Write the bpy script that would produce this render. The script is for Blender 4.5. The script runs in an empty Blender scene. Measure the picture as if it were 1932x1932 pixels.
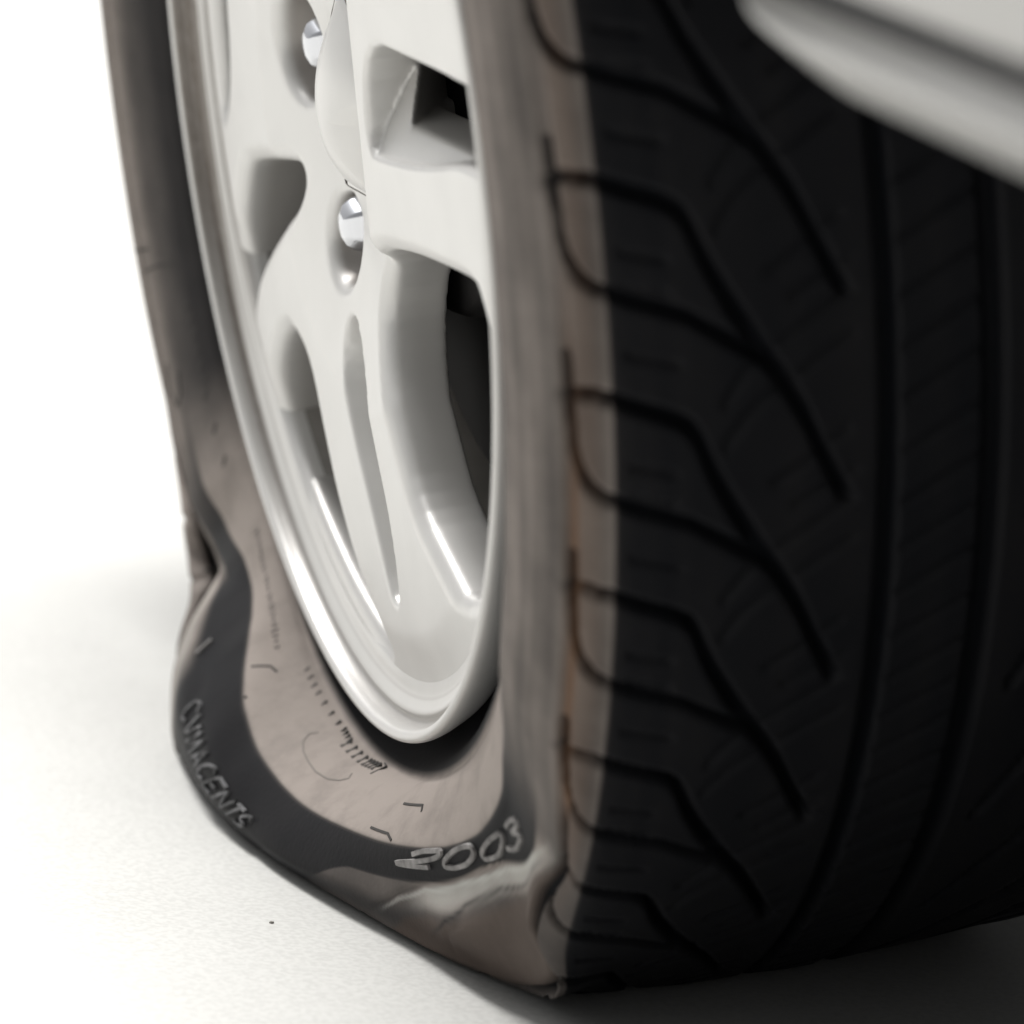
import bpy, math, random
import numpy as np
from mathutils import Vector, Matrix

random.seed(4); RNG = np.random.default_rng(4)
S = bpy.context.scene
C = S.collection

# ------------------------------------------------------------------ camera, light, exposure
GROUND_Z = -0.2810            # wheel axle runs through the origin along X, +X is the outside of the car
cd = bpy.data.cameras.new('camera'); cam = bpy.data.objects.new('camera', cd); C.objects.link(cam)
right = Vector((-0.953348, 0.288002, -0.090458)); up = Vector((-0.15521, -0.210633, 0.965165)); fwd = Vector((-0.258916, -0.934178, -0.245507))
M = Matrix.Identity(4)
for i in range(3):
    M[i][0], M[i][1], M[i][2] = right[i], up[i], -fwd[i]
M.translation = Vector((0.435542, 1.466665, 0.231232))
cam.matrix_world = M
cd.sensor_width = 36; cd.lens = 36 * 8000 / 1932
cd.clip_start = 0.05; cd.clip_end = 500
cd.dof.use_dof = True; cd.dof.focus_distance = 1.50; cd.dof.aperture_fstop = 7.5
S.camera = cam

SUN_EL, SUN_AZ = 63, -90        # degrees; azimuth measured from +X towards +Y
w = bpy.data.worlds.new('World'); S.world = w; w.use_nodes = True
nt = w.node_tree; nt.nodes.clear()
sky = nt.nodes.new('ShaderNodeTexSky'); sky.sky_type = 'NISHITA'; sky.sun_disc = False
sky.sun_elevation = math.radians(SUN_EL); sky.sun_rotation = math.radians(90 - SUN_AZ)
sky.air_density = 1.0; sky.dust_density = 5.0; sky.ozone_density = 1.0
hs = nt.nodes.new('ShaderNodeHueSaturation'); hs.inputs['Saturation'].default_value = 0.0
bg = nt.nodes.new('ShaderNodeBackground'); bg.inputs['Strength'].default_value = 0.06
wo = nt.nodes.new('ShaderNodeOutputWorld')
nt.links.new(sky.outputs[0], hs.inputs['Color']); nt.links.new(hs.outputs[0], bg.inputs[0]); nt.links.new(bg.outputs[0], wo.inputs[0])
sl = bpy.data.lights.new('sun', 'SUN'); sun = bpy.data.objects.new('sun', sl); C.objects.link(sun)
sl.energy = 3.6; sl.angle = math.radians(24); sl.color = (1.0, 0.98, 0.955)
sd = Vector((math.cos(math.radians(SUN_EL)) * math.cos(math.radians(SUN_AZ)), math.cos(math.radians(SUN_EL)) * math.sin(math.radians(SUN_AZ)), math.sin(math.radians(SUN_EL))))
sun.rotation_euler = sd.to_track_quat('Z', 'Y').to_euler()
S.view_settings.view_transform = 'Standard'; S.view_settings.look = 'None'
S.view_settings.exposure = 0.95; S.view_settings.gamma = 1.0
S.view_settings.use_curve_mapping = False
S.render.engine = 'CYCLES'; S.cycles.max_bounces = 8

# ------------------------------------------------------------------ helpers
def mat(name, color, rough=0.5, metal=0.0, coat=0.0, var=0.0, scale=30.0, bump=0.0, bscale=200.0, spec=0.5):
    m = bpy.data.materials.new(name); m.use_nodes = True
    t = m.node_tree; b = t.nodes['Principled BSDF']
    b.inputs['Base Color'].default_value = (*color, 1); b.inputs['Roughness'].default_value = rough
    b.inputs['Metallic'].default_value = metal; b.inputs['Coat Weight'].default_value = coat
    b.inputs['Coat Roughness'].default_value = 0.1; b.inputs['Specular IOR Level'].default_value = spec
    tc = t.nodes.new('ShaderNodeTexCoord')
    if var:
        n = t.nodes.new('ShaderNodeTexNoise'); n.inputs['Scale'].default_value = scale; n.inputs['Detail'].default_value = 8
        t.links.new(tc.outputs['Object'], n.inputs['Vector'])
        r = t.nodes.new('ShaderNodeMapRange'); r.inputs['From Min'].default_value = 0.3; r.inputs['From Max'].default_value = 0.7
        r.inputs['To Min'].default_value = 1 - var; r.inputs['To Max'].default_value = 1 + var * 0.4
        t.links.new(n.outputs['Fac'], r.inputs['Value'])
        mx = t.nodes.new('ShaderNodeMix'); mx.data_type = 'RGBA'; mx.blend_type = 'MULTIPLY'; mx.inputs['Factor'].default_value = 1
        mx.inputs[6].default_value = (*color, 1); t.links.new(r.outputs[0], mx.inputs[7]); t.links.new(mx.outputs[2], b.inputs['Base Color'])
    if bump:
        n2 = t.nodes.new('ShaderNodeTexNoise'); n2.inputs['Scale'].default_value = bscale; n2.inputs['Detail'].default_value = 6
        t.links.new(tc.outputs['Object'], n2.inputs['Vector'])
        bp = t.nodes.new('ShaderNodeBump'); bp.inputs['Strength'].default_value = bump; bp.inputs['Distance'].default_value = 0.001
        t.links.new(n2.outputs['Fac'], bp.inputs['Height']); t.links.new(bp.outputs[0], b.inputs['Normal'])
    return m

def mesh_obj(name, V, Fc, m=None, parent=None, smooth=True):
    me = bpy.data.meshes.new(name)
    V = np.asarray(V, dtype=np.float32)
    if isinstance(Fc, np.ndarray) and Fc.ndim == 2:
        k = Fc.shape[1]; nf = len(Fc)
        me.vertices.add(len(V)); me.vertices.foreach_set('co', V.ravel())
        me.loops.add(nf * k); me.loops.foreach_set('vertex_index', Fc.astype(np.int32).ravel())
        me.polygons.add(nf); me.polygons.foreach_set('loop_start', np.arange(0, nf * k, k, dtype=np.int32))
        me.update(calc_edges=True); me.validate()
    else:
        me.from_pydata([tuple(map(float, v)) for v in V], [], [tuple(map(int, f)) for f in Fc]); me.update()
    me.polygons.foreach_set('use_smooth', np.full(len(me.polygons), smooth))
    if m: me.materials.append(m)
    o = bpy.data.objects.new(name, me); C.objects.link(o)
    if parent: o.parent = parent
    return o

def grid_faces(n, m, close_n=False):
    i = np.arange(n if close_n else n - 1)[:, None]; j = np.arange(m - 1)[None, :]
    i2 = (i + 1) % n
    a = i * m + j; b = i * m + j + 1; c = i2 * m + j + 1; d = i2 * m + j
    return np.stack([a, b, c, d], -1).reshape(-1, 4)

def ss(a, b, x):
    t = np.clip((x - a) / (b - a), 0, 1); return t * t * (3 - 2 * t)

def lathe(prof, n=360, rfun=None):
    """profile of (r, X) swept about the X axle"""
    prof = np.array(prof, float); t = np.linspace(0, 2 * np.pi, n, endpoint=False)
    r = prof[:, 0][None]; X = prof[:, 1][None]
    V = np.stack([np.broadcast_to(X, (n, len(prof))), -r * np.sin(t)[:, None], -r * np.cos(t)[:, None]], -1)
    return V.reshape(-1, 3), grid_faces(n, len(prof), True)

def refine(prof, k=4):
    """Catmull-Rom refinement of an open polyline"""
    P = np.array(prof, float); P = np.vstack([2 * P[0] - P[1], P, 2 * P[-1] - P[-2]])
    out = []
    for i in range(1, len(P) - 2):
        for t in np.arange(k) / k:
            a, b, c, d = P[i - 1:i + 3]
            out.append(.5 * (2 * b + (c - a) * t + (2 * a - 5 * b + 4 * c - d) * t * t + (3 * b - a - 3 * c + d) * t ** 3))
    out.append(P[-2]); return np.array(out)

def empty(name, parent=None, loc=(0, 0, 0)):
    o = bpy.data.objects.new(name, None); C.objects.link(o); o.location = loc
    o.empty_display_size = 0.05
    if parent: o.parent = parent
    return o

# ------------------------------------------------------------------ ground
def ground_mat():
    m = mat('pale_concrete', (0.50, 0.50, 0.485), rough=0.85, var=0.04, scale=9, bump=0.08, bscale=160)
    t = m.node_tree; b = t.nodes['Principled BSDF']; tc = t.nodes['Texture Coordinate']
    n = t.nodes.new('ShaderNodeTexNoise'); n.inputs['Scale'].default_value = 420; n.inputs['Detail'].default_value = 4
    t.links.new(tc.outputs['Object'], n.inputs['Vector'])
    r = t.nodes.new('ShaderNodeMapRange'); r.inputs['From Min'].default_value = .36; r.inputs['From Max'].default_value = .6
    r.inputs['To Min'].default_value = .90; r.inputs['To Max'].default_value = 1.02
    t.links.new(n.outputs['Fac'], r.inputs['Value'])
    src = b.inputs['Base Color'].links[0].from_socket
    mx = t.nodes.new('ShaderNodeMix'); mx.data_type = 'RGBA'; mx.blend_type = 'MULTIPLY'; mx.inputs['Factor'].default_value = 1
    t.links.new(src, mx.inputs[6]); t.links.new(r.outputs[0], mx.inputs[7]); t.links.new(mx.outputs[2], b.inputs['Base Color'])
    return m
xs = np.concatenate([[-60, -20, -6], np.linspace(-2, 2, 21), [6, 20, 60]]); ys = xs
def ground_z(x): return GROUND_Z + .20 * (x - .1)      # the concrete falls away under the car
GV = np.array([[x, y, ground_z(x)] for x in xs for y in ys])
g = mesh_obj('ground', GV, grid_faces(len(xs), len(ys))[:, ::-1], ground_mat()); g['kind'] = 'structure'

# ------------------------------------------------------------------ materials
def alloy_mat():
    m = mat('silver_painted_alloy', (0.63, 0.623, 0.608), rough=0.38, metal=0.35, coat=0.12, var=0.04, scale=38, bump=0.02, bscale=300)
    t = m.node_tree; b = t.nodes['Principled BSDF']
    b.inputs['Coat Roughness'].default_value = .3
    at = t.nodes.new('ShaderNodeAttribute'); at.attribute_name = 'grime_shade'  # mask for recess grime and the painted valley reflection
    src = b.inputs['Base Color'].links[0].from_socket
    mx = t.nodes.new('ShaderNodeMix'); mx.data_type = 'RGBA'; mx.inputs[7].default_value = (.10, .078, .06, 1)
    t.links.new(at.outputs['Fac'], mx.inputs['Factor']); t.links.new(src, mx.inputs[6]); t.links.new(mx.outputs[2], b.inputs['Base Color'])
    return m
M_ALLOY = alloy_mat()
M_BARREL = mat('dusty_barrel', (0.30, 0.285, 0.265), rough=0.55, metal=0.4, var=0.35, scale=25)
M_CHROME = mat('chrome', (0.62, 0.63, 0.66), rough=0.16, metal=1.0)
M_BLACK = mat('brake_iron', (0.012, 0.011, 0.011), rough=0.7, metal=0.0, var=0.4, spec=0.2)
M_BODY = mat('silver_paint', (0.42, 0.415, 0.405), rough=0.45, metal=0.2, coat=0.15)
M_TRIM = mat('black_seam', (0.01, 0.01, 0.012), rough=0.6)
M_LINER = mat('wheel_arch_plastic', (0.012, 0.012, 0.012), rough=0.9, spec=0.2)
M_LETTER = mat('scuffed_letter', (0.24, 0.23, 0.225), rough=0.8, var=0.6, scale=220)
M_SCUFF = mat('worn_letter', (0.13, 0.13, 0.135), rough=0.8, var=0.98, scale=120)
M_PRINT = mat('dark_moulding', (0.03, 0.027, 0.025), rough=0.8)

def rubber_mat():
    m = bpy.data.materials.new('tyre_rubber'); m.use_nodes = True
    t = m.node_tree; b = t.nodes['Principled BSDF']; L = t.links
    tc = t.nodes.new('ShaderNodeTexCoord')
    at = t.nodes.new('ShaderNodeAttribute'); at.attribute_name = 'dust'
    at2 = t.nodes.new('ShaderNodeAttribute'); at2.attribute_name = 'rust'
    n = t.nodes.new('ShaderNodeTexNoise'); n.inputs['Scale'].default_value = 45; n.inputs['Detail'].default_value = 9; n.inputs['Roughness'].default_value = .65
    L.new(tc.outputs['Object'], n.inputs['Vector'])
    r = t.nodes.new('ShaderNodeMapRange'); r.inputs['From Min'].default_value = .25; r.inputs['From Max'].default_value = .75
    r.inputs['To Min'].default_value = .72; r.inputs['To Max'].default_value = 1.25; L.new(n.outputs['Fac'], r.inputs['Value'])
    mu = t.nodes.new('ShaderNodeMath'); mu.operation = 'MULTIPLY'; mu.use_clamp = True
    L.new(at.outputs['Fac'], mu.inputs[0]); L.new(r.outputs[0], mu.inputs[1])
    c1 = t.nodes.new('ShaderNodeMix'); c1.data_type = 'RGBA'
    c1.inputs[6].default_value = (0.0062, 0.0070, 0.0090, 1); c1.inputs[7].default_value = (0.285, 0.252, 0.230, 1)
    L.new(mu.outputs[0], c1.inputs['Factor'])
    c2 = t.nodes.new('ShaderNodeMix'); c2.data_type = 'RGBA'; c2.inputs[7].default_value = (0.15, 0.085, 0.05, 1)
    L.new(at2.outputs['Fac'], c2.inputs['Factor']); L.new(c1.outputs[2], c2.inputs[6])
    at3 = t.nodes.new('ShaderNodeAttribute'); at3.attribute_name = 'scuff_sheen'
    c3 = t.nodes.new('ShaderNodeMix'); c3.data_type = 'RGBA'; c3.inputs[7].default_value = (0.50, 0.50, 0.47, 1)
    L.new(at3.outputs['Fac'], c3.inputs['Factor']); L.new(c2.outputs[2], c3.inputs[6]); L.new(c3.outputs[2], b.inputs['Base Color'])
    rr = t.nodes.new('ShaderNodeMapRange'); rr.inputs['To Min'].default_value = .5; rr.inputs['To Max'].default_value = .85
    L.new(mu.outputs[0], rr.inputs['Value']); L.new(rr.outputs[0], b.inputs['Roughness'])
    b.inputs['Specular IOR Level'].default_value = 0.06
    n2 = t.nodes.new('ShaderNodeTexNoise'); n2.inputs['Scale'].default_value = 500; n2.inputs['Detail'].default_value = 3
    L.new(tc.outputs['Object'], n2.inputs['Vector'])
    bp = t.nodes.new('ShaderNodeBump'); bp.inputs['Strength'].default_value = .25; bp.inputs['Distance'].default_value = .0005
    L.new(n2.outputs['Fac'], bp.inputs['Height']); L.new(bp.outputs[0], b.inputs['Normal'])
    return m
M_RUBBER = rubber_mat()

# ------------------------------------------------------------------ car and its wheel
car = empty('parked_car'); car['label'] = 'silver parked car with a flat tyre, its low sill panel at the upper right'; car['category'] = 'car'
wheel = empty('wheel', car); wheel['label'] = 'silver alloy wheel on a collapsed flat tyre'

# ---- the flat tyre: rows of the section (r, X) by angle from straight down (+ away from the camera)
NOM = np.array([(.212, .066), (.2235, .0730), (.2330, .0838), (.250, .094), (.268, .101), (.285, .1065), (.302, .104), (.314, .0965), (.322, .084),
                (.3255, .060), (.327, .025), (.3275, -.015), (.327, -.055), (.3255, -.09), (.322, -.114), (.312, -.128), (.290, -.137), (.255, -.130), (.224, -.112), (.212, -.096)])
T4 = {50: (.271, .102), 45: (.268, .098), 40: (.256, .098), 35: (.247, .100), 30: (.240, .105), 25: (.236, .112), 20: (.236, .119), 15: (.239, .124), 10: (.244, .125), 5: (.246, .124), 0: (.248, .122),
      -10: (.251, .116), -20: (.258, .108), -30: (.267, .099), -37: (.272, .095), -44: (.275, .095), -50: (.275, .098)}
T5 = {50: (.288, .105), 45: (.283, .101), 40: (.267, .103), 35: (.256, .111), 30: (.252, .120), 25: (.251, .129), 20: (.252, .136), 15: (.253, .139), 10: (.255, .138), 5: (.257, .135), 0: (.258, .132),
      -10: (.262, .122), -20: (.270, .109), -30: (.279, .097), -37: (.281, .091), -44: (.282, .093), -50: (.284, .098)}
T6 = {50: (.301, .102), 45: (.296, .099), 40: (.276, .109), 35: (.270, .124), 30: (.270, .135), 25: (.269, .141), 20: (.271, .1425), 15: (.268, .1425), 10: (.266, .141), 5: (.2655, .138), 0: (.266, .135),
      -10: (.270, .124), -20: (.282, .109), -30: (.299, .098), -37: (.299, .088), -44: (.298, .091), -50: (.299, .095)}
T7 = {60: (.312, .1015), 55: (.303, .1045), 50: (.298, .104), 47: (.309, .0975), 45: (.306, .098), 43: (.301, .105), 40: (.302, .118), 38: (.304, .125), 35: (.309, .131), 30: (.313, .136), 20: (.2905, .138), 10: (.277, .137),
      0: (.2735, .130), -10: (.2775, .118), -20: (.291, .104), -30: (.312, .083), -35: (.320, .082), -40: (.313, .092), -43: (.310, .091), -47: (.312, .087), -52: (.314, .0915)}
T8 = {60: (.330, .093), 55: (.330, .097), 50: (.3155, .104), 47: (.313, .107), 45: (.311, .109), 43: (.307, .111), 40: (.309, .117), 35: (.318, .122), 30: (.3155, .125), 20: (.292, .125), 10: (.279, .124), 0: (.275, .118),
      -10: (.279, .107), -20: (.2925, .093), -30: (.317, .076), -35: (.323, .078), -40: (.323, .082), -45: (.322, .083), -50: (.323, .084)}

def pchip(x, y, xq):
    x = np.asarray(x, float); y = np.asarray(y, float); h = np.diff(x); d = np.diff(y) / h
    m = np.zeros_like(y)
    for i in range(1, len(x) - 1):
        if d[i - 1] * d[i] > 0:
            w1, w2 = 2 * h[i] + h[i - 1], h[i] + 2 * h[i - 1]; m[i] = (w1 + w2) / (w1 / d[i - 1] + w2 / d[i])
        # soften the flat spots a little
        else: m[i] = 0
    i = np.clip(np.searchsorted(x, xq) - 1, 0, len(h) - 1); t = (xq - x[i]) / h[i]
    return (1 + 2 * t) * (1 - t) ** 2 * y[i] + t * (1 - t) ** 2 * h[i] * m[i] + t * t * (3 - 2 * t) * y[i + 1] + t * t * (t - 1) * h[i] * m[i + 1]

def rows_at(th):
    """th: degrees array -> (n, rows, 2)"""
    th = np.asarray(th, float); tw = (th + 180) % 360 - 180
    R = np.broadcast_to(NOM[None], (len(tw), len(NOM), 2)).copy()
    for k, T in ((4, T4), (5, T5), (6, T6), (7, T7), (8, T8)):
        n = NOM[k]
        kn = dict(T)
        for a in (-180, -120, -80, -62, 72, 120, 180): kn[a] = tuple(n)
        xs_ = sorted(kn); arr = np.array([kn[a] for a in xs_])
        for c in (0, 1): R[:, k, c] = pchip(xs_, arr[:, c], tw)
    # shelf between bead and crease, slightly hollow
    R[:, 3] = .5 * (R[:, 2] + R[:, 4]) + (NOM[3] - .5 * (NOM[2] + NOM[4]))[None] * 1.0
    win = np.exp(-(tw / 30.0) ** 4)
    # inner sidewall bulges too
    R[:, 15, 1] -= .030 * win; R[:, 16, 1] -= .040 * win; R[:, 14, 1] -= .015 * win
    R[:, 15, 0] -= .03 * win; R[:, 16, 0] -= .035 * win; R[:, 17, 0] -= .012 * win
    # tread lies flat on the ground
    c = np.cos(np.radians(np.clip(tw, -70, 70)))
    for k in range(4, 17):
        fl = (-ground_z(R[:, k, 1]) - .0008) / c
        d = R[:, k, 0] - fl; q = .004
        if k in (7, 8): R[:, k, 0] += (fl - R[:, k, 0]) * ss(41, 22, abs(tw))
        d = R[:, k, 0] - fl
        R[:, k, 0] = np.where(abs(tw) < 70, np.where(d > q, fl, np.where(d < -q, R[:, k, 0], R[:, k, 0] - (d + q) ** 2 / (4 * q))), R[:, k, 0])
    return R

NSAMP = [6, 10, 12, 14, 14, 14, 12, 16, 22, 30, 34, 34, 24, 6, 5, 5, 5, 5, 5]
SV = []
for i, n in enumerate(NSAMP): SV += list(i + np.arange(n) / n)
SV.append(len(NSAMP)); SV = np.array(SV, float)

def section(R, s):
    """Catmull-Rom through the rows; R (n, rows, 2), s (m,) -> (n, m, 2)"""
    P = np.concatenate([2 * R[:, :1] - R[:, 1:2], R, 2 * R[:, -1:] - R[:, -2:-1]], 1)
    i = np.clip(np.floor(s).astype(int), 0, R.shape[1] - 2); t = (s - i)[None, :, None]
    a, b, c, d = (P[:, i + k] for k in range(4))
    ten = .42
    m1 = ten * (c - a); m2 = ten * (d - b)
    return (2 * t ** 3 - 3 * t * t + 1) * b + (t ** 3 - 2 * t * t + t) * m1 + (-2 * t ** 3 + 3 * t * t) * c + (t ** 3 - t * t) * m2

def tyre_points(th, s):
    rx = section(rows_at(th), np.asarray(s, float)); t = np.radians(th)[:, None]
    return np.stack([rx[..., 1], -rx[..., 0] * np.sin(t), -rx[..., 0] * np.cos(t)], -1)

def tyre_frame(th, s):
    """positions and outward normals on the grid th x s"""
    P = tyre_points(th, s)
    dt = .15; ds = .01
    A = tyre_points(th + dt, s) - tyre_points(th - dt, s)
    B = tyre_points(th, np.clip(np.asarray(s) + ds, 0, 18.999)) - tyre_points(th, np.clip(np.asarray(s) - ds, 0, 18.999))
    N = np.cross(A, B); N /= np.maximum(np.linalg.norm(N, axis=-1, keepdims=True), 1e-12)
    return P, N

# tread pattern, in metres across (nominal X) and metres round (angle * R)
RT = .325; PITCH = 360 / 31
D_LINE = [(.100, -2.2), (.092, -2.4), (.083, -2.0), (.072, -1.2), (.061, 0), (.053, 2.9), (.041, 7.0), (.028, 11.2), (.013, 16.6)]
S_LINE = [(.0965, -9.8), (.0955, -5.0), (.093, -3.2), (.088, -2.0), (.080, -1.4), (.062, 0), (.046, 1.8), (.034, 3.6)]
LATX = np.interp(SV, np.arange(len(NOM)), NOM[:, 1])
LAT = np.where(SV < 8, .084 + (8 - SV) * .0135, LATX)     # continue across the shoulder

def seg_dist(px, py, line):
    best = np.full(np.broadcast(px, py).shape, 9.0)
    L = np.array(line, float); L[:, 1] = np.radians(L[:, 1]) * RT
    L = refine(L, 3)
    for (x0, y0), (x1, y1) in zip(L[:-1], L[1:]):
        dx, dy = x1 - x0, y1 - y0; q = dx * dx + dy * dy
        t = np.clip(((px - x0) * dx + (py - y0) * dy) / q, 0, 1)
        best = np.minimum(best, np.hypot(px - x0 - t * dx, py - y0 - t * dy))
    return best

def tread_depth(th):
    """depth to sink each (th, SV) sample"""
    x = LAT[None, :]; base = -80.4        # a groove passes X=.061 at -80.4 degrees
    ph = (th - base + PITCH / 2) % PITCH - PITCH / 2
    dep = np.zeros((len(th), len(SV)))
    act = (LAT < .112) & (LAT > -.118)
    xa = LAT[act][None, :]
    def cut(line, wdt, depth, off=0.0, mirror=False, span=(-3, 3)):
        d = np.full((len(th), act.sum()), 9.0)
        xx = (-.034 - xa) if mirror else xa
        for k in range(*span):
            y = np.radians(ph - off + k * PITCH)[:, None] * RT
            d = np.minimum(d, seg_dist(xx, y, line))
        return depth * (1 - ss(wdt / 2 - .0007, wdt / 2 + .0007, d))
    tot = cut(D_LINE, .0037, .0065)
    tot = np.maximum(tot, cut(S_LINE, .0032, .0055, off=5.4))
    tot = np.maximum(tot, cut(D_LINE, .0042, .0065, off=3.0, mirror=True)); tot = np.maximum(tot, cut(S_LINE, .0036, .0055, off=8.4, mirror=True))
    for x0, wd in ((.0005, .0052), (-.0335, .0062)):
        tot = np.maximum(tot, .0075 * (1 - ss(wd / 2 - .0008, wd / 2 + .0008, abs(xa - x0))) * np.ones((len(th), 1)))
    # fine sipes
    for off, ln in ((4.4, [(.050, 8.5), (.038, 6.0), (.010, 3.2)]), (10.2, [(.030, 6.5), (.010, 5.0)]), (4.0, [(-.004, 2), (-.029, 0)]), (9.6, [(-.004, 2), (-.029, 0)]), (2.0, [(.050, 8.5), (.038, 6.0), (.010, 3.2)]), (7.8, [(.036, 7.5), (.012, 5.0)]), (1.0, [(-.004, 2), (-.029, 0)]), (6.8, [(-.004, 2), (-.029, 0)]),
                    (1.8, [(.078, 0), (.066, .6)]), (3.6, [(.078, 0), (.066, .6)]), (7.2, [(.078, 0), (.064, .8)])):
        tot = np.maximum(tot, cut(ln, .0014, .0020, off=off, span=(-2, 2)))
    # the end face of the shoulder: narrow vents fade out on the wall
    tot *= ss(.1005, .0975, xa)
    tot *= 1 - .8 * ss(-37, -34, th)[:, None] * ss(.078, .084, xa)
    dep[:, act] = tot
    # long groove that rings the shoulder
    env = .0016 + .0034 * ss(66, 54, th)[:, None] * ss(-56, -48, th)[:, None]
    ring = 1 - ss(.09, .22, abs(SV - 7.08))[None, :]
    dep = np.maximum(dep, env * ring)
    # moulded lines that fan over the collapsed shoulder at the front
    for (t0, s0, t1, s1, wd, dp) in ():
        t = np.clip((th - t0) / (t1 - t0), 0, 1)[:, None]; sc = s0 + (s1 - s0) * t
        inside = ((th - t0) * (th - t1) < 0)[:, None]
        dep = np.maximum(dep, inside * dp * np.sin(np.pi * t) * (1 - ss(wd * .3, wd, abs(SV[None] - sc))))
    for s0 in (4.75, 5.35, 6.05):
        dep = np.maximum(dep, .0013 * ss(48, 56, th)[:, None] * (1 - ss(.05, .12, abs(SV - s0)))[None])
    for (pts_, hgt_) in ((((-13, 7.0), (-16.5, 6.2), (-19.8, 5.55), (-24, 5.10), (-29.8, 5.0), (-36.5, 5.25), (-44, 5.95), (-48, 6.4)), .0026), (((-23, 7.0), (-26.5, 5.95), (-30, 5.70), (-34.5, 5.75), (-42, 6.30), (-47, 6.7)), .0024)):
        pt_ = np.array(sorted(pts_)); sc = np.interp(th, pt_[:, 0], pt_[:, 1])[:, None]; u_ = SV[None] - sc
        wn_ = ss(pt_[0, 0], pt_[0, 0] + 5, th)[:, None] * ss(pt_[-1, 0], pt_[-1, 0] - 4, th)[:, None] * ss(6.85, 6.45, SV)[None]
        dep = dep - hgt_ * wn_ * ss(0, .13, u_) * ss(.95, .25, u_) + .0010 * wn_ * np.exp(-((u_ + .05) / .06) ** 2)
    # sidewall ring where the bead begins
    dep = np.maximum(dep, .0008 * (1 - ss(.03, .10, abs(SV - 2.45)))[None] * np.ones((len(th), 1)))
    return dep

TH = np.concatenate([np.arange(-114, 98, .25), np.arange(98, 246, 1.5)])
P, N = tyre_frame(TH, SV)
TW = (TH + 180) % 360 - 180
DEP = tread_depth(TW)
P = P - N * DEP[..., None]
n, m_ = len(TH), len(SV)
F_ = grid_faces(n, m_, True)
tyre = mesh_obj('tyre', P.reshape(-1, 3), F_, M_RUBBER, wheel)
tyre['label'] = 'flat black tyre collapsed on the ground, brown with dust'
# dust as it lies: heaviest on the inner shelf, rubbed off the bulge and the tread; fold light and crease shade painted in too
s = SV[None, :]; t = TW[:, None]
low = ss(60, 44, t) * ss(-60, -46, t)
one = np.ones_like(s * t)
dust_up = .06 * one + .16 * ss(4.1, 4.5, s) * (1 - .6 * ss(4.9, 5.1, s) * ss(5.5, 5.3, s)) + .14 * ss(2.8, 3.9, s) + .48 * ss(3.6, 5.0, s)
dust_up = dust_up + .25 * ss(60, 48, t) * ss(2.3, 3.0, s) * ss(4.3, 4.0, s)
dust_near = .60 * ss(2.2, 2.6, s) * one
near = ss(-38, -54, t)
shelf = ss(2.28, 2.42, s) * ss(4.10, 3.97, s)
bound = 5.05 + 1.9 * ss(-14, -2, t) - .10 * ss(-20, -30, t)
bound = np.where(t < -32, 4.95 + 1.15 * ss(-32, -47, t), bound)
roll = ss(bound, bound + .10, s) * (t < 10)
dust_low = .95 * shelf + .02 + .32 * roll * one * ss(-2, -12, t)
dust_low = dust_low + 1.1 * roll * ss(bound + .75, bound + .35, s) * ss(-20, -28, t) * ss(-50, -44, t)     # pale scuffed streak on the fold, sheen painted in
dust_low = dust_low * (1 - .75 * ss(7.0, 6.3, s) * ss(5.6, 6.3, s) * ss(-34, -26, t) * ss(6, -6, t))  # underside of the roll darkened, contact shade put into the colour
far_fold = ss(5.35, 5.75, s) * ss(7.0, 6.9, s) * ss(27, 33, t) * ss(47, 42, t)  # far fold lightened in the colour as if lit
dust_low = dust_low + .75 * far_fold + .70 * ss(7.0, 7.1, s) * ss(28, 36, t)
dust_low = dust_low + .22 * ss(42, 50, t) * ss(5.4, 5.9, s) * ss(7.0, 6.9, s)
dust_up = dust_up + .35 * ss(66, 60, t) * ss(7.05, 7.2, s)
dust_low = dust_low + .42 * ss(5.0, 5.25, s) * ss(37, 42, t) * ss(7.0, 6.9, s)
dust = (1 - near) * dust_up + near * dust_near
dust = dust * (1 - low) + low * dust_low
dust = np.where(s > 8.02, .02 + .9 * ss(30, 38, t) * ss(9.3, 8.8, s) * ss(75, 60, t), dust * (1 - ss(7.94, 8.02, s) * (t < 25)) + .01)
streak = np.interp(SV, np.arange(0, 20, .17), RNG.uniform(.55, 1.18, 118))[None, :]
streak = streak * (1 + .12 * np.sin(t * .21 + s * 3.0) + .08 * np.sin(t * .57 - s * 5.0))
wgt = near * (1 - .5 * low) + .35 * (1 - near) * (1 - low)
dust = np.clip(dust * (streak * wgt + (1 - wgt)), 0, 1)
dust = dust * (1 - .88 * ss(.0016, .0034, DEP))  # deep cuts lose their dust, groove shade put into the colour
rust = .75 * np.exp(-((s - 7.12) / .17) ** 2) * ss(-44, -50, t) * ss(-95, -70, t) * ss(.2, .7, one) + .25 * np.exp(-((s - 7.5) / .3) ** 2) * near
sl1 = np.interp(t, [-48, -44, -36.5, -29.8, -24, -19.8, -16.5], [6.4, 5.95, 5.25, 5.0, 5.10, 5.55, 6.2])
scuff_sheen = .55 * ss(.02, .10, s - sl1) * ss(.62, .30, s - sl1) * ss(-49, -44, t) * ss(-20, -27, t) + .25 * far_fold * ss(5.6, 6.0, s)  # pale streaks that paint the sheen along the folds
scuff_sheen = scuff_sheen + .35 * ss(.05, .12, s - sl1) * ss(.22, .14, s - sl1) * ss(-50, -44, t) * ss(-16, -19, t)
scuff_sheen = np.clip(scuff_sheen * (.8 + .3 * np.interp(t, np.arange(-60, 60, 1.3), RNG.uniform(0, 1, 93))), 0, 1) * (1 - ss(.0016, .003, DEP))
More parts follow.
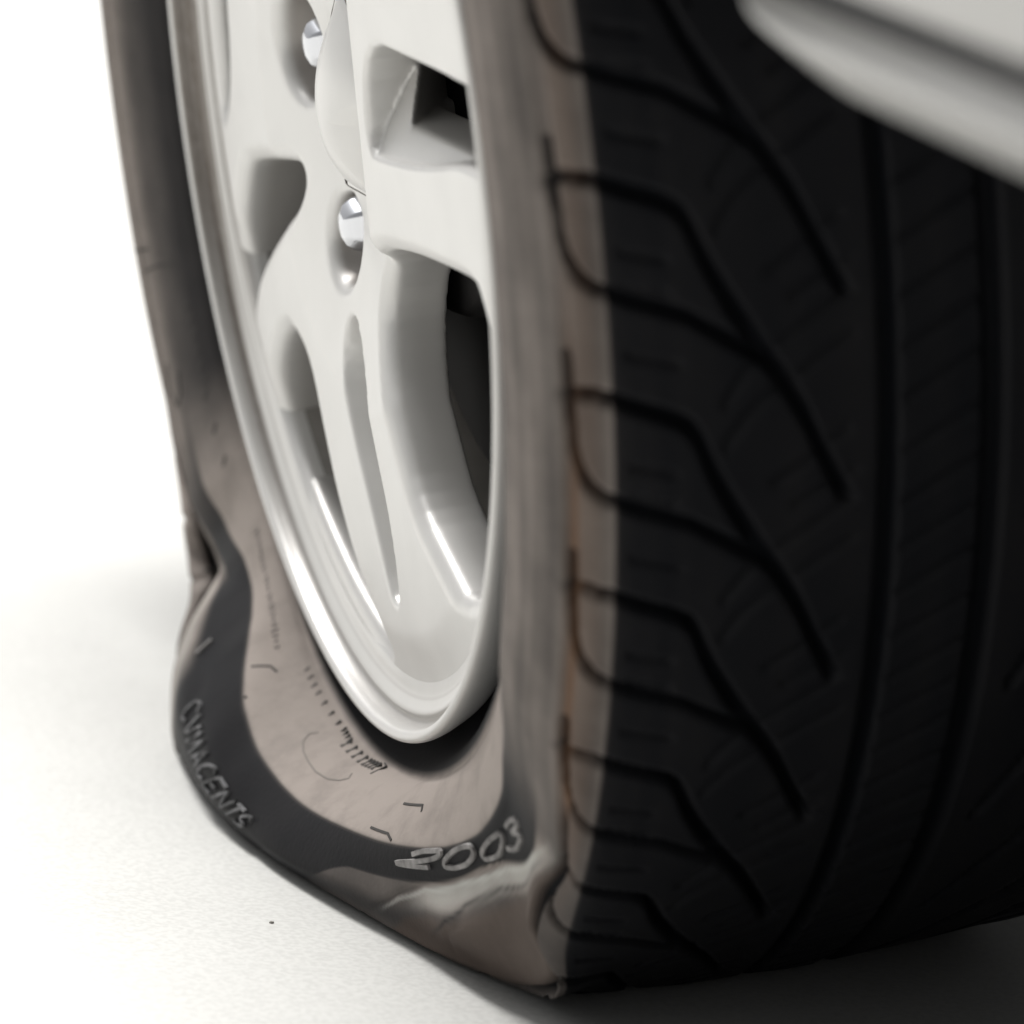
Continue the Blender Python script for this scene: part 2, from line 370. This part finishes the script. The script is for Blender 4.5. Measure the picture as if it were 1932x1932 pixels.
rust = np.clip(rust + .18 * ss(sl1 + .55, sl1 + .8, s) * ss(7.0, 6.9, s) * ss(-50, -44, t) * ss(-12, -18, t), 0, 1)
crease = 1 - .93 * np.exp(-((s - 7.06) / .13) ** 2) * ss(-55, -50, t) * ss(62, 55, t)  # darkens the colour along the creases to stand for their shade
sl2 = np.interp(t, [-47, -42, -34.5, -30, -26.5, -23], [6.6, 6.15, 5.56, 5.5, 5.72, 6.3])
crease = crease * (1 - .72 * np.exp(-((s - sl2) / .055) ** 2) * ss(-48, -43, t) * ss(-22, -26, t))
dust = dust * crease; scuff_sheen = scuff_sheen * crease; rust = rust * crease
for nm, val in (('dust', dust), ('rust', rust), ('scuff_sheen', scuff_sheen)):
    a = tyre.data.attributes.new(nm, 'FLOAT', 'POINT'); a.data.foreach_set('value', np.ascontiguousarray(val, dtype=np.float32).ravel())

# ---- lettering and small moulded marks lying on the rubber
def on_tyre(uv, lift):
    uv = np.array(uv, float); out = []
    for th_, s_ in uv:
        p, nn = tyre_frame(np.array([th_]), np.array([s_])); out.append(p[0, 0] + nn[0, 0] * lift)
    return np.array(out)

GLYPH = {  # strokes on a unit box
    '2': [[(0, .75), (.15, .97), (.5, 1), (.85, .95), (.95, .72), (.8, .5), (0, 0), (1, 0)]],
    '0': [[(.5, 0), (.15, .1), (0, .5), (.15, .9), (.5, 1), (.85, .9), (1, .5), (.85, .1), (.5, 0)]],
    '3': [[(.05, .9), (.5, 1), (.9, .88), (.9, .65), (.45, .53), (.9, .42), (1, .2), (.5, 0), (0, .1)]],
    'C': [[(1, .85), (.5, 1), (.1, .8), (0, .5), (.1, .2), (.5, 0), (1, .15)]],
    'V': [[(0, 1), (.5, 0), (1, 1)]], 'M': [[(0, 0), (.1, 1), (.5, .2), (.9, 1), (1, 0)]],
    'A': [[(0, 0), (.5, 1), (1, 0)], [(.2, .35), (.8, .35)]], 'E': [[(1, 1), (0, 1), (0, 0), (1, 0)], [(0, .5), (.8, .5)]],
    'N': [[(0, 0), (0, 1), (1, 0), (1, 1)]], 'T': [[(0, 1), (1, 1)], [(.5, 1), (.5, 0)]], 'S': [[(1, .85), (.5, 1), (.05, .8), (.2, .55), (.85, .42), (.95, .18), (.5, 0), (0, .12)]],
    'O': [[(.5, 0), (.1, .2), (0, .5), (.1, .8), (.5, 1), (.9, .8), (1, .5), (.9, .2), (.5, 0)]],
}
def ribbon(name, lines, width, m, parent, lift=.0004, thick=.0007):
    """raised strokes: each polyline (theta, s) becomes a small bar on the rubber"""
    V = []; Fc = []
    for ln in lines:
        ln = np.array(ln, float); den = [ln[0]]
        for a, b in zip(ln[:-1], ln[1:]):
            k = max(1, int(np.hypot((b - a)[0] * .3, (b - a)[1] * 1.2) * 6))
            for q in range(1, k + 1): den.append(a + (b - a) * q / k)
        den = np.array(den)
        p0 = on_tyre(den, 0)
        nn = np.array([tyre_frame(np.array([a]), np.array([b]))[1][0, 0] for a, b in den])
        tan = np.gradient(p0, axis=0); tan /= np.maximum(np.linalg.norm(tan, axis=1, keepdims=True), 1e-9)
        side = np.cross(nn, tan) * width / 2
        k0 = len(V)
        for p, sd_, nv in zip(p0, side, nn):
            V += [p - sd_ - nv * .0006, p - sd_ * .8 + nv * (lift + thick), p + sd_ * .8 + nv * (lift + thick), p + sd_ - nv * .0006]
        for i in range(len(den) - 1):
            a = k0 + i * 4; b = a + 4
            Fc += [(a, a + 1, b + 1, b), (a + 1, a + 2, b + 2, b + 1), (a + 2, a + 3, b + 3, b + 2)]
        e = k0 + (len(den) - 1) * 4
        Fc += [(k0, k0 + 3, k0 + 2, k0 + 1), (e, e + 1, e + 2, e + 3)]
    return mesh_obj(name, V, Fc, m, parent, smooth=False)

def text_on(name, txt, bottom, top, m, width, slant=0.0, gap=.25):
    """glyphs stretched between two lines of (theta, s) on the rubber"""
    bottom = np.array(bottom, float); top = np.array(top, float); lines = []; n_ = len(txt)
    def pt(u, v):
        f = []
        for L in (bottom, top):
            q = np.linspace(0, 1, len(L)); f.append(np.array([np.interp(u, q, L[:, 0]), np.interp(u, q, L[:, 1])]))
        return tuple(f[0] + (f[1] - f[0]) * v)
    for i, ch in enumerate(txt):
        for ln in GLYPH.get(ch, []):
            L2 = refine(ln, 4) if ch in '2038COS' else ln
            lines.append([pt((i + (x * (1 - gap)) + slant * y) / n_, y) for x, y in L2])
    return ribbon(name, lines, width, m, wheel)
o_ = text_on('lettering', '2003', [(-20.7, 4.55), (-27.2, 4.6), (-33.5, 4.85), (-39, 5.25), (-44.5, 5.75)], [(-22.5, 4.15), (-28.5, 4.12), (-34.0, 4.22), (-40.0, 4.70), (-44.7, 5.25)], M_LETTER, .0021, slant=.35, gap=.24)
o_['label'] = 'worn white figures 2003 on the dark band'; o_['kind'] = 'stuff'
o_ = text_on('lettering', 'CVMACENTS', [(24.0, 5.75), (20.5, 5.8), (16.0, 5.95), (10.0, 6.05), (5.0, 6.1)], [(22.5, 5.1), (17.5, 5.1), (12.0, 5.15), (7.0, 5.25), (2.5, 5.3)], M_SCUFF, .0014, slant=0, gap=.28)
o_['label'] = 'scuffed white raised letters along the bulge'; o_['kind'] = 'stuff'
k_ = text_on('wear_scratch', 'I', [(30.2, 5.25), (29.4, 5.25)], [(30.2, 5.45), (29.4, 5.45)], M_LETTER, .0012)
bpy.data.objects.remove(k_)
ribbon('wear_scratch', [[(29.9, 5.10), (29.7, 5.45)]], .0013, M_LETTER, wheel)
for mk in ([(20.5, 3.85), (19.75, 3.38), (18.75, 3.25)], [(-18.0, 3.10), (-22.6, 3.12), (-23.0, 3.26)], [(-15.2, 3.78), (-18.6, 3.80), (-19.7, 3.95)],
           [(72.5, 5.55), (72.0, 4.40)], [(70.25, 4.70), (70.25, 4.05), (69.75, 3.45)], [(16.8, 4.02), (16.5, 3.95)],
           [(61.75, 4.50), (59.8, 4.62), (57.8, 4.42), (58.6, 4.15), (60.5, 4.0)]):
    ribbon('moulded_mark', [mk], .0011, M_PRINT, wheel, lift=.0, thick=.0003)
ser = []
def along(u, path):
    path = np.array(path, float); q = np.linspace(0, 1, len(path)); return np.interp(u, q, path[:, 0]), np.interp(u, q, path[:, 1])
P1 = [(40.2, 2.98), (36.2, 3.22), (32.0, 3.28), (27.5, 3.22), (22.7, 3.18)]
for u in np.linspace(0, 1, 24):
    a, b = along(u, P1); hgt = RNG.uniform(.05, .13); ser.append([(a, b - hgt), (a - RNG.uniform(.0, .35), b + RNG.uniform(-.03, .03)), (a - RNG.uniform(-.1, .3), b + hgt)])
P2 = [(18.5, 2.62), (14.0, 2.58), (7.2, 2.52), (4.5, 2.55)]
for u in np.linspace(0, 1, 11):
    a, b = along(u, P2); ser.append([(a, b - .05), (a - .5, b + .05)])
for u in np.linspace(0, 1, 8):
    a, b = along(u, [(4.0, 2.62), (-1.5, 2.60), (-4.0, 2.55)]); ser.append([(a, b - .10), (a - .5, b + .10)]); ser.append([(a - .5, b - .08), (a - .1, b + .10)])
ser.append([(-5.25, 2.72), (-5.6, 2.45), (-4.6, 2.42)])
o_ = ribbon('serial_mark', ser, .0008, M_PRINT, wheel, lift=.0, thick=.0002); o_['kind'] = 'stuff'
blot = []
for u in np.linspace(0, 1, 9):
    a, b = along(u, [(66.0, 3.25), (63.2, 3.15), (60, 3.15), (57, 3.2), (50, 3.1)]); blot.append([(a, b - .10), (a - .7, b + .08)])
o_ = ribbon('size_mark', blot, .0016, M_PRINT, wheel, lift=.0, thick=.0002); o_['kind'] = 'stuff'
M_FAINT = mat('faint_moulding', (0.15, 0.135, 0.12), rough=0.8)
ribbon('ring_mark', [[(7.9, 2.88), (8.3, 3.05), (7.6, 3.22), (6.0, 3.32), (4.0, 3.36), (1.5, 3.38), (-1.0, 3.32), (-2.6, 3.20), (-3.4, 3.05), (-2.8, 2.93)]], .0007, M_FAINT, wheel, lift=.0, thick=.0002)

# ---- the alloy disc as one cast body (implicit surface)
W0 = [(-.183, .0376), (-.1855, .0247), (-.1882, .0074), (-.1888, -.0076), (-.1844, -.024), (-.168, -.0073), (-.1605, .0104), (-.1580, .0271), (-.150, .050), (-.130, .080), (-.110, .105), (-.125, .135), (-.155, .100), (-.172, .065)]
W1 = [(-.158, -.0394), (-.1401, -.0337), (-.0849, -.027), (-.0749, -.030), (-.0733, -.0338), (-.0855, -.0474), (-.1229, -.0644), (-.1501, -.0793), (-.1622, -.0921), (-.1759, -.1141), (-.1838, -.1089), (-.1873, -.0963), (-.1856, -.0785), (-.1749, -.0595)]
W2 = [(-.1101, -.0948), (-.1386, -.1117), (-.1481, -.1373), (-.1469, -.1488), (-.1188, -.1613), (-.0923, -.1731), (-.0574, -.1884), (-.0219, -.1986), (-.004, -.2003), (-.0009, -.1934), (-.0184, -.1855), (-.0328, -.1764), (-.0524, -.1559), (-.066, -.1296), (-.0756, -.1051), (-.0916, -.0974)]
W3 = [(.038, -.0415), (.0866, -.0356), (.1466, -.0333), (.1685, -.0332), (.1796, -.0366), (.183, -.061), (.1785, -.0769), (.1655, -.1067), (.1525, -.1277), (.1217, -.1555), (.092, -.1435), (.0621, -.131), (.0437, -.1039), (.0294, -.0854), (.023, -.062)]
W4 = [(.0600, .0358), (.1189, .0346), (.1695, .0334), (.192, .027), (.195, .0161), (.1799, .009), (.126, -.0005), (.0703, -.0048), (.0500, -.0047)]
W5 = [(.05, .075), (.09, .075), (.165, .07), (.175, .085), (.15, .12), (.115, .15), (.10, .148), (.06, .10)]
W6 = [(.02, .085), (.04, .11), (.085, .165), (.06, .187), (.02, .195), (.005, .19), (.005, .10)]
W7 = [(-.02, .085), (-.012, .10), (-.012, .19), (-.04, .192), (-.075, .18), (-.09, .165), (-.045, .10)]
GRV = [(-.0149, -.076), (-.0210, -.090), (-.0126, -.1149), (.0050, -.1408), (.0270, -.1785), (.0245, -.1472), (.0119, -.1208), (.0027, -.0984)]

def chaikin(p, k=3):
    p = np.array(p, float)
    for _ in range(k):
        q = np.roll(p, -1, 0); p = np.stack([.75 * p + .25 * q, .25 * p + .75 * q], 1).reshape(-1, 2)
    return p
def poly_sdf(y, z, poly):
    d = np.full(y.shape, 9.0); inside = np.zeros(y.shape, bool); L = len(poly)
    for i in range(L):
        a = poly[i]; b = poly[(i + 1) % L]; e = b - a; w_ = (y - a[0], z - a[1])
        t_ = np.clip((w_[0] * e[0] + w_[1] * e[1]) / max(e @ e, 1e-12), 0, 1)
        d = np.minimum(d, np.hypot(w_[0] - t_ * e[0], w_[1] - t_ * e[1]))
        c = ((a[1] > z) != (b[1] > z)) & (y < (b[0] - a[0]) * (z - a[1]) / (b[1] - a[1] + 1e-12) + a[0])
        inside ^= c
    return np.where(inside, -d, d)
def smax(a, b, k):
    h = np.maximum(k - abs(a - b), 0) / k; return np.maximum(a, b) + h * h * k * .25

h_ = .00115
gy = np.arange(-.213, .2131, h_, dtype=np.float32); gz = gy; gx = np.arange(.030, .0965, h_, dtype=np.float32)
Y2, Z2 = np.meshgrid(gy, gz, indexing='ij'); R2 = np.hypot(Y2, Z2)
win = np.full(Y2.shape, 9.0, np.float32)
for wp in (W0, W1, W2, W3, W5, W6, W7):
    win = np.minimum(win, poly_sdf(Y2, Z2, chaikin(wp, 2)).astype(np.float32))
plan = smax(R2 - .2085, -win, .002)
def face_height(y, z):
    r = np.hypot(y, z)
    hh = .0712 + .0116 * np.clip((r - .042) / .065, 0, 1) ** .85
    nr = ss(.029, .043, y) * ss(-.075, -.055, z)
    return hh * (1 - nr) + .083 * nr
HH = face_height(Y2, Z2)
HH = HH - .0090 * ss(.0050, .0028, poly_sdf(Y2, Z2, chaikin(GRV, 2)))
HH = HH - .0035 * ss(.186, .206, R2)
# spoke faces are slightly crowned between the openings
HH = HH - .0034 * np.clip(1 - win / .0058, 0, 1.4)
X3 = gx[None, None, :].astype(np.float32)
front = X3 - HH[..., None]
back = (HH - .031 + .0085 * ss(-.025, -.05, Z2) * ss(-.045, -.015, Y2))[..., None] - X3
F3 = smax(plan[..., None] + 0 * X3, front, .0030)
F3 = smax(F3, back, .003)
# sloping ledge in the opening on the near side
ledge = np.maximum(poly_sdf(Y2, Z2, chaikin(W4, 2))[..., None], (HH - .003 - .55 * (Z2 + .005))[..., None] - X3)
F3 = smax(F3, -ledge, .003)
hole = np.maximum(np.maximum((.088 - (.078 - X3) * 1.9) - Y2[..., None], Y2[..., None] - .196), np.maximum(Z2[..., None] - .0335, .0065 - Z2[..., None]) + 0 * X3)
F3 = smax(F3, -hole, .003)
# nut pockets, deep ovals sunk into the face
def pocket(F3, cy, cz, rad, floor):
    d = np.hypot(Y2 - cy, Z2 - cz)[..., None] - rad - (X3 - .07) * .35
    p = smax(d, floor - X3, .003)
    return smax(F3, -p, .003)
NUTS = [(-.0285, -.0440), (-.0560, .0200), (-.0, .057)]
F3 = pocket(F3, -.0290, -.0490, .0165, .060)
F3 = pocket(F3, -.0630, .0190, .0200, .056)
F3 = pocket(F3, 0.0, .057, .0165, .058)
F3 = F3.astype(np.float32)

def surface_nets(F, ox, oy, oz, h):
    neg = F < 0
    nx, ny, nz = F.shape
    cnt = np.zeros((nx - 1, ny - 1, nz - 1), np.float32); acc = [np.zeros_like(cnt) for _ in range(3)]
    def edge(ax):
        sl0 = [slice(None)] * 3; sl1 = [slice(None)] * 3; sl0[ax] = slice(0, -1); sl1[ax] = slice(1, None)
        a = F[tuple(sl0)]; b = F[tuple(sl1)]; cr = (a < 0) != (b < 0)
        t_ = np.where(cr, a / np.where(cr, a - b, 1), 0).astype(np.float32)
        return cr, t_
    E = [edge(a) for a in range(3)]
    for ax in range(3):
        cr, t_ = E[ax]; o1, o2 = [q for q in range(3) if q != ax]
        for i in (0, 1):
            for j in (0, 1):
                sl = [slice(None)] * 3
                sl[o1] = slice(i, i + F.shape[o1] - 1); sl[o2] = slice(j, j + F.shape[o2] - 1)
                c = cr[tuple(sl)]; tt = t_[tuple(sl)]
                cnt += c; acc[ax] += tt * c; acc[o1] += i * c; acc[o2] += j * c
    act = cnt > 0; idx = np.full(cnt.shape, -1, np.int64); idx[act] = np.arange(act.sum())
    I = np.argwhere(act)
    V = np.stack([I[:, k] + acc[k][act] / cnt[act] for k in range(3)], -1) * h + np.array([ox, oy, oz])
    Fs = []
    for ax in range(3):
        cr = E[ax][0]; o1, o2 = [(1, 2), (2, 0), (0, 1)][ax]
        sl = [slice(None)] * 3; sl[o1] = slice(1, -1); sl[o2] = slice(1, -1)
        Q = np.argwhere(cr[tuple(sl)]); Q[:, o1] += 1; Q[:, o2] += 1
        def at(d1, d2):
            q = Q.copy(); q[:, o1] += d1; q[:, o2] += d2; return idx[q[:, 0], q[:, 1], q[:, 2]]
        quad = np.stack([at(-1, -1), at(0, -1), at(0, 0), at(-1, 0)], -1)
        fl = ~neg[Q[:, 0], Q[:, 1], Q[:, 2]]
        quad[fl] = quad[fl][:, ::-1]; Fs.append(quad)
    return V, np.concatenate(Fs)
Vd, Fd = surface_nets(F3, gy[0], gz[0], gx[0], h_)
Vd = Vd[:, [2, 0, 1]]          # (y, z, x) -> (x, y, z), an even permutation
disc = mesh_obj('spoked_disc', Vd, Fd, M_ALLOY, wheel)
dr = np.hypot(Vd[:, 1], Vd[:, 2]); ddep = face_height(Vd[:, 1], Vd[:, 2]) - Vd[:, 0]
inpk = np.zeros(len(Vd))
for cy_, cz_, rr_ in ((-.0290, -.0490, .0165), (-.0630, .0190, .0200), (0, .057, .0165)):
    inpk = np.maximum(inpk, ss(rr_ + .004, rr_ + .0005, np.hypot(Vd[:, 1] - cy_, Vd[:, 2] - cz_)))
gg = inpk * ss(.0005, .006, ddep) * .72 + (1 - inpk) * ss(.004, .016, ddep) * (.22 + .22 * ss(-.06, -.14, Vd[:, 1]))  # brake grime by depth, painted heavier to dim sunlit recess walls
at_ = disc.data.attributes.new('grime_shade', 'FLOAT', 'POINT'); at_.data.foreach_set('value', gg.astype(np.float32))
sm = disc.modifiers.new('smooth', 'SMOOTH'); sm.factor = .5; sm.iterations = 4
wn = disc.modifiers.new('wn', 'WEIGHTED_NORMAL')
disc.modifiers.remove(wn)

# ---- rim flange, valley and barrel
flange = [(.2085, .069), (.214, .070), (.2195, .0745), (.2232, .0815), (.2250, .0865), (.2251, .0898), (.2240, .0914), (.2224, .0912), (.2209, .0897), (.2202, .0860), (.2190, .0836), (.2172, .0830), (.2158, .0838), (.2130, .0824), (.2095, .0808), (.2060, .0798), (.2035, .0785), (.2016, .0755), (.2012, .0700)]
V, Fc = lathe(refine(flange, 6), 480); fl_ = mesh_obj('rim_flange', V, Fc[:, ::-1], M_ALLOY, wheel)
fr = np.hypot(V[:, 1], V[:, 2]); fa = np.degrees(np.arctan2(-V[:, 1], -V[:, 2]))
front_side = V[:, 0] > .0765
side_up = .42 + .5 * ss(15, 70, fa)        # brown reflection painted into the valley, stronger on the rear half
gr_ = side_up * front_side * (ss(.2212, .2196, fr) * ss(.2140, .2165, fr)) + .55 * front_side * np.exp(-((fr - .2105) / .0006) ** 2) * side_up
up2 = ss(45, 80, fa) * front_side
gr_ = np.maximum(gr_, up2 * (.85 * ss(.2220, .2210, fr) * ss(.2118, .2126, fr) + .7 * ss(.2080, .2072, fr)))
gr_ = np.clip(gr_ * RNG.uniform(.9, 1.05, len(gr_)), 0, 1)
at_ = fl_.data.attributes.new('grime_shade', 'FLOAT', 'POINT'); at_.data.foreach_set('value', gr_.astype(np.float32))
barrel = [(.2014, .0702), (.2000, .055), (.1975, .045), (.1960, .032), (.1900, .028), (.1890, .0), (.1880, -.050), (.1900, -.055), (.2000, -.065), (.2050, -.100), (.2150, -.112), (.2160, -.105), (.2070, -.095), (.2030, -.060), (.1930, -.045), (.1920, .020), (.2050, .040), (.2080, .069)]
V, Fc = lathe(barrel, 240); mesh_obj('rim_barrel', V, Fc[:, ::-1], M_BARREL, wheel)

# ---- centre cap: domed, with five rounded tips
nA, nR = 200, 24
V = []
for j in range(nR + 1):
    q = j / nR
    for i in range(nA):
        a = 2 * math.pi * i / nA
        dd = a - math.radians(36); lobe = math.cos(5 * dd)
        w5 = 2 * math.pi / 5; star = .0335 * math.cos(w5 / 2) / math.cos((dd % w5) - w5 / 2)
        rad = .0285 + (star - .0285) * q ** 3
        grow = 1 + .42 * max(0, -math.cos(a)) ** .8      # the cap's upper lobes reach further
        r = rad * grow * q
        x = .0725 + .0125 * (1 - q ** 2.2) + (-.004 if j == nR else 0.0012)
        V.append((x, -r * math.sin(a), -r * math.cos(a)))
Fc = grid_faces(nR + 1, nA); Fc = [tuple(f) for f in Fc] + [(j * nA + nA - 1, (j + 1) * nA + nA - 1, (j + 1) * nA, j * nA)[::-1] for j in range(nR)]
cap = mesh_obj('centre_cap', V, Fc, M_ALLOY, wheel)

seam_ = []
for sc_ in (1.0, 1.055):
    for v in V[nR * nA:(nR + 1) * nA]: seam_.append((v[0] + (.0062 if sc_ == 1.0 else .0050), v[1] * sc_, v[2] * sc_))
mesh_obj('cap_seam', seam_, [(i, (i + 1) % nA, nA + (i + 1) % nA, nA + i) for i in range(nA)], mat('seam_shade', (.12, .11, .10), rough=.8), wheel)  # dark ring added for the shaded gap around the cap

# ---- lug nuts
def nut_mesh(cy, cz, first=[None]):
    if first[0] is None:
        prof = [(.0, .0150), (.004, .0146), (.0072, .0130), (.0090, .0100), (.0098, .0070)]
        V = []; n6 = 48
        for r, x in prof + [(.0104, .0060), (.0106, -.008), (.0135, -.011)]:
            for i in range(n6):
                a = 2 * math.pi * i / n6
                hexf = 1.0 if r < .004 or r > .012 else (math.cos(math.pi / 6) / math.cos((a % (math.pi / 3)) - math.pi / 6)) * 1.08
                hexf = 1 + (hexf - 1) * min(1, r / .0095)
                V.append((x, r * hexf * math.sin(a), r * hexf * math.cos(a)))
        K = len(prof) + 3
        Fc = []
        for j in range(K - 1):
            for i in range(n6):
                a0 = j * n6 + i; a1 = j * n6 + (i + 1) % n6; Fc.append((a0, a0 + n6, a1 + n6, a1))
        o = mesh_obj('lug_nut', V, Fc, M_CHROME, wheel); first[0] = o
    else:
        o = first[0].copy(); C.objects.link(o)
    o.location = (.0615, cy, cz); return o
for cy, cz in NUTS: nut_mesh(cy, cz)

# ---- brake disc and hub behind the spokes
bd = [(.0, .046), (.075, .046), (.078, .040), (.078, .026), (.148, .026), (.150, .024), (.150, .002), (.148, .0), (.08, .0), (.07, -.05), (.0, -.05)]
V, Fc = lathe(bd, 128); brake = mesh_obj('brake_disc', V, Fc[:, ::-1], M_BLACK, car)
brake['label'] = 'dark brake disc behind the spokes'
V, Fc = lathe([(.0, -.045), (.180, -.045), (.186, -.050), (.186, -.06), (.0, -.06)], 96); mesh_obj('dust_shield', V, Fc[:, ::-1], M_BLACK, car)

# ------------------------------------------------------------------ body panels
def extrude(prof_fn, ys, name, m):
    V = []; k = None
    for y in ys:
        pr = prof_fn(y); k = len(pr)
        for x, z in pr: V.append((x, y, z))
    return mesh_obj(name, V, grid_faces(len(ys), k), m, car)
def sill(y):
    lift = .030 * max(0.0, 1 - (y - .452) / .075) ** 2.4        # the corner by the arch curls up
    tuck = .012 * max(0.0, 1 - (y - .452) / .04) ** 2
    sl_ = -.045 * (min(y, 1.0) - .55)
    base = [(-.060, .075), (-.010, .072), (.030, .069), (.055, .0665), (.070, .0662), (.077, .0675), (.0820, .0715), (.0860, .0755), (.0895, .0795), (.0912, .0825), (.0905, .0852), (.0885, .0875), (.0868, .0893), (.0858, .0905)]
    b = refine(base, 3)
    return [(x - tuck, z + sl_ + lift * (1 - (z - .066) / .0255 if z < .0906 else 0)) for x, z in b]
ysl = np.concatenate([np.linspace(.452, .60, 26), np.linspace(.65, 3.2, 10)])
o = extrude(sill, ysl, 'sill_panel', M_BODY); o['label'] = 'blurred silver sill panel curling up at the wheel arch'
# close the end of the sill at the arch
pr = sill(.452); pr2 = [(x, z) for x, z in pr] + [(-.06, .30), (-.06, .30)]
V = [(x, .4521, z) for x, z in pr] + [(.088, .4521, .30), (-.06, .4521, .30)]
mesh_obj('sill_end', V, [tuple(range(len(V)))], M_LINER, car, smooth=False)
def seam(y):
    sl_ = -.045 * (min(y, 1.0) - .55)
    return [(.060, .0903 + sl_), (.0850, .0903 + sl_), (.0850, .1000 + sl_), (.060, .1000 + sl_)]
extrude(seam, ysl, 'panel_seam', M_TRIM)
def door(y):
    sl_ = -.045 * (min(y, 1.0) - .55)
    return [(x, z + sl_) for x, z in refine([(.070, .0995), (.0860, .0995), (.0900, .1010), (.0930, .1030), (.0970, .130), (.1050, .18), (.1150, .30), (.1150, .45), (.09, .60)], 3)]
extrude(door, ysl, 'door_skin', M_BODY)
# fender with its arch opening
ang = np.linspace(math.radians(10), math.radians(170), 60)
V = []
rows_ = [(.405, .060), (.405, .096), (.410, .103), (.416, .105), (.50, .112)]
for a in ang:
    for r, x in rows_:
        V.append((x, r * math.cos(a), .03 + r * math.sin(a)))
    k = .75; 
    y = .4515 if math.cos(a) > 0 else -.70
    # outer edge squared off towards the door seam, bonnet line and bumper
    tt = min(abs((y if abs(math.cos(a)) > .02 else 9) / (math.cos(a) or 1e-6)), .62 / max(math.sin(a), .02), 9)
    tt = max(tt, .5)
    V.append((.11, max(-.75, min(.4515, tt * math.cos(a))), .03 + tt * math.sin(a)))
mesh_obj('front_fender', V, grid_faces(len(ang), 6), M_BODY, car)
# wheel-arch liner
V = []; al = np.linspace(math.radians(14), math.radians(172), 48)
for a in al:
    for x in (.10, -.05, -.25, -.25):
        r = .402 if x != -.25 else .402
        V.append((x, r * math.cos(a), .03 + r * math.sin(a)))
mesh_obj('arch_liner', V, grid_faces(len(al), 4)[:, ::-1], M_LINER, car)
V = [(-.25, -.41, -.06), (-.25, .41, -.06), (-.25, .41, .45), (-.25, -.41, .45)]
mesh_obj('inner_guard', V, [(0, 1, 2, 3)], M_LINER, car, smooth=False)
# floor of the car, and the other side closing it off
def slab(name, x0, x1, y0, y1, z0, z1, m):
    V = [(x, y, z) for x in (x0, x1) for y in (y0, y1) for z in (z0, z1)]
    Fc = [(0, 1, 3, 2), (4, 6, 7, 5), (0, 4, 5, 1), (2, 3, 7, 6), (0, 2, 6, 4), (1, 5, 7, 3)]
    return mesh_obj(name, V, Fc, m, car, smooth=False)
slab('underbody', -1.60, -.02, .43, 3.2, .03, .07, M_LINER)
slab('engine_tray', -1.30, -.26, -.70, .43, -.06, .05, M_LINER)
slab('far_side_panel', -1.66, -1.61, -.70, 3.2, -.10, .7, M_BODY)
slab('bonnet', -1.60, .08, -.74, .45, .60, .66, M_BODY)
slab('roof', -1.50, -.02, .46, 3.2, .98, 1.02, M_BODY)
slab('cabin_side', -.04, -.01, .9, 3.2, .60, .98, M_LINER)
slab('bumper', -1.60, .06, -.76, -.70, .16, .60, M_BODY)
slab('far_front_tyre', -1.58, -1.38, -.30, .30, -.27, .30, M_LINER)

# ------------------------------------------------------------------ grit on the concrete
def pebble(x, y, r, label):
    V = []; Fc = []
    nu, nv = 8, 5
    for j in range(nv + 1):
        for i in range(nu):
            a = 2 * math.pi * i / nu; b = math.pi * j / nv
            q = r * (1 + random.uniform(-.2, .2))
            V.append((x + q * math.sin(b) * math.cos(a), y + q * math.sin(b) * math.sin(a) * .8, ground_z(x) + r * .35 + q * .55 * math.cos(b)))
    for j in range(nv):
        for i in range(nu):
            a0 = j * nu + i; a1 = j * nu + (i + 1) % nu; Fc.append((a0, a1, a1 + nu, a0 + nu))
    o = mesh_obj('pebble', V, Fc, mat('grit', (.25, .24, .22), rough=.9)); o['label'] = label; o['category'] = 'pebble'
    return o
pebble(.150, .068, .0009, 'tiny dark stone on the pale ground left of the flat tyre')
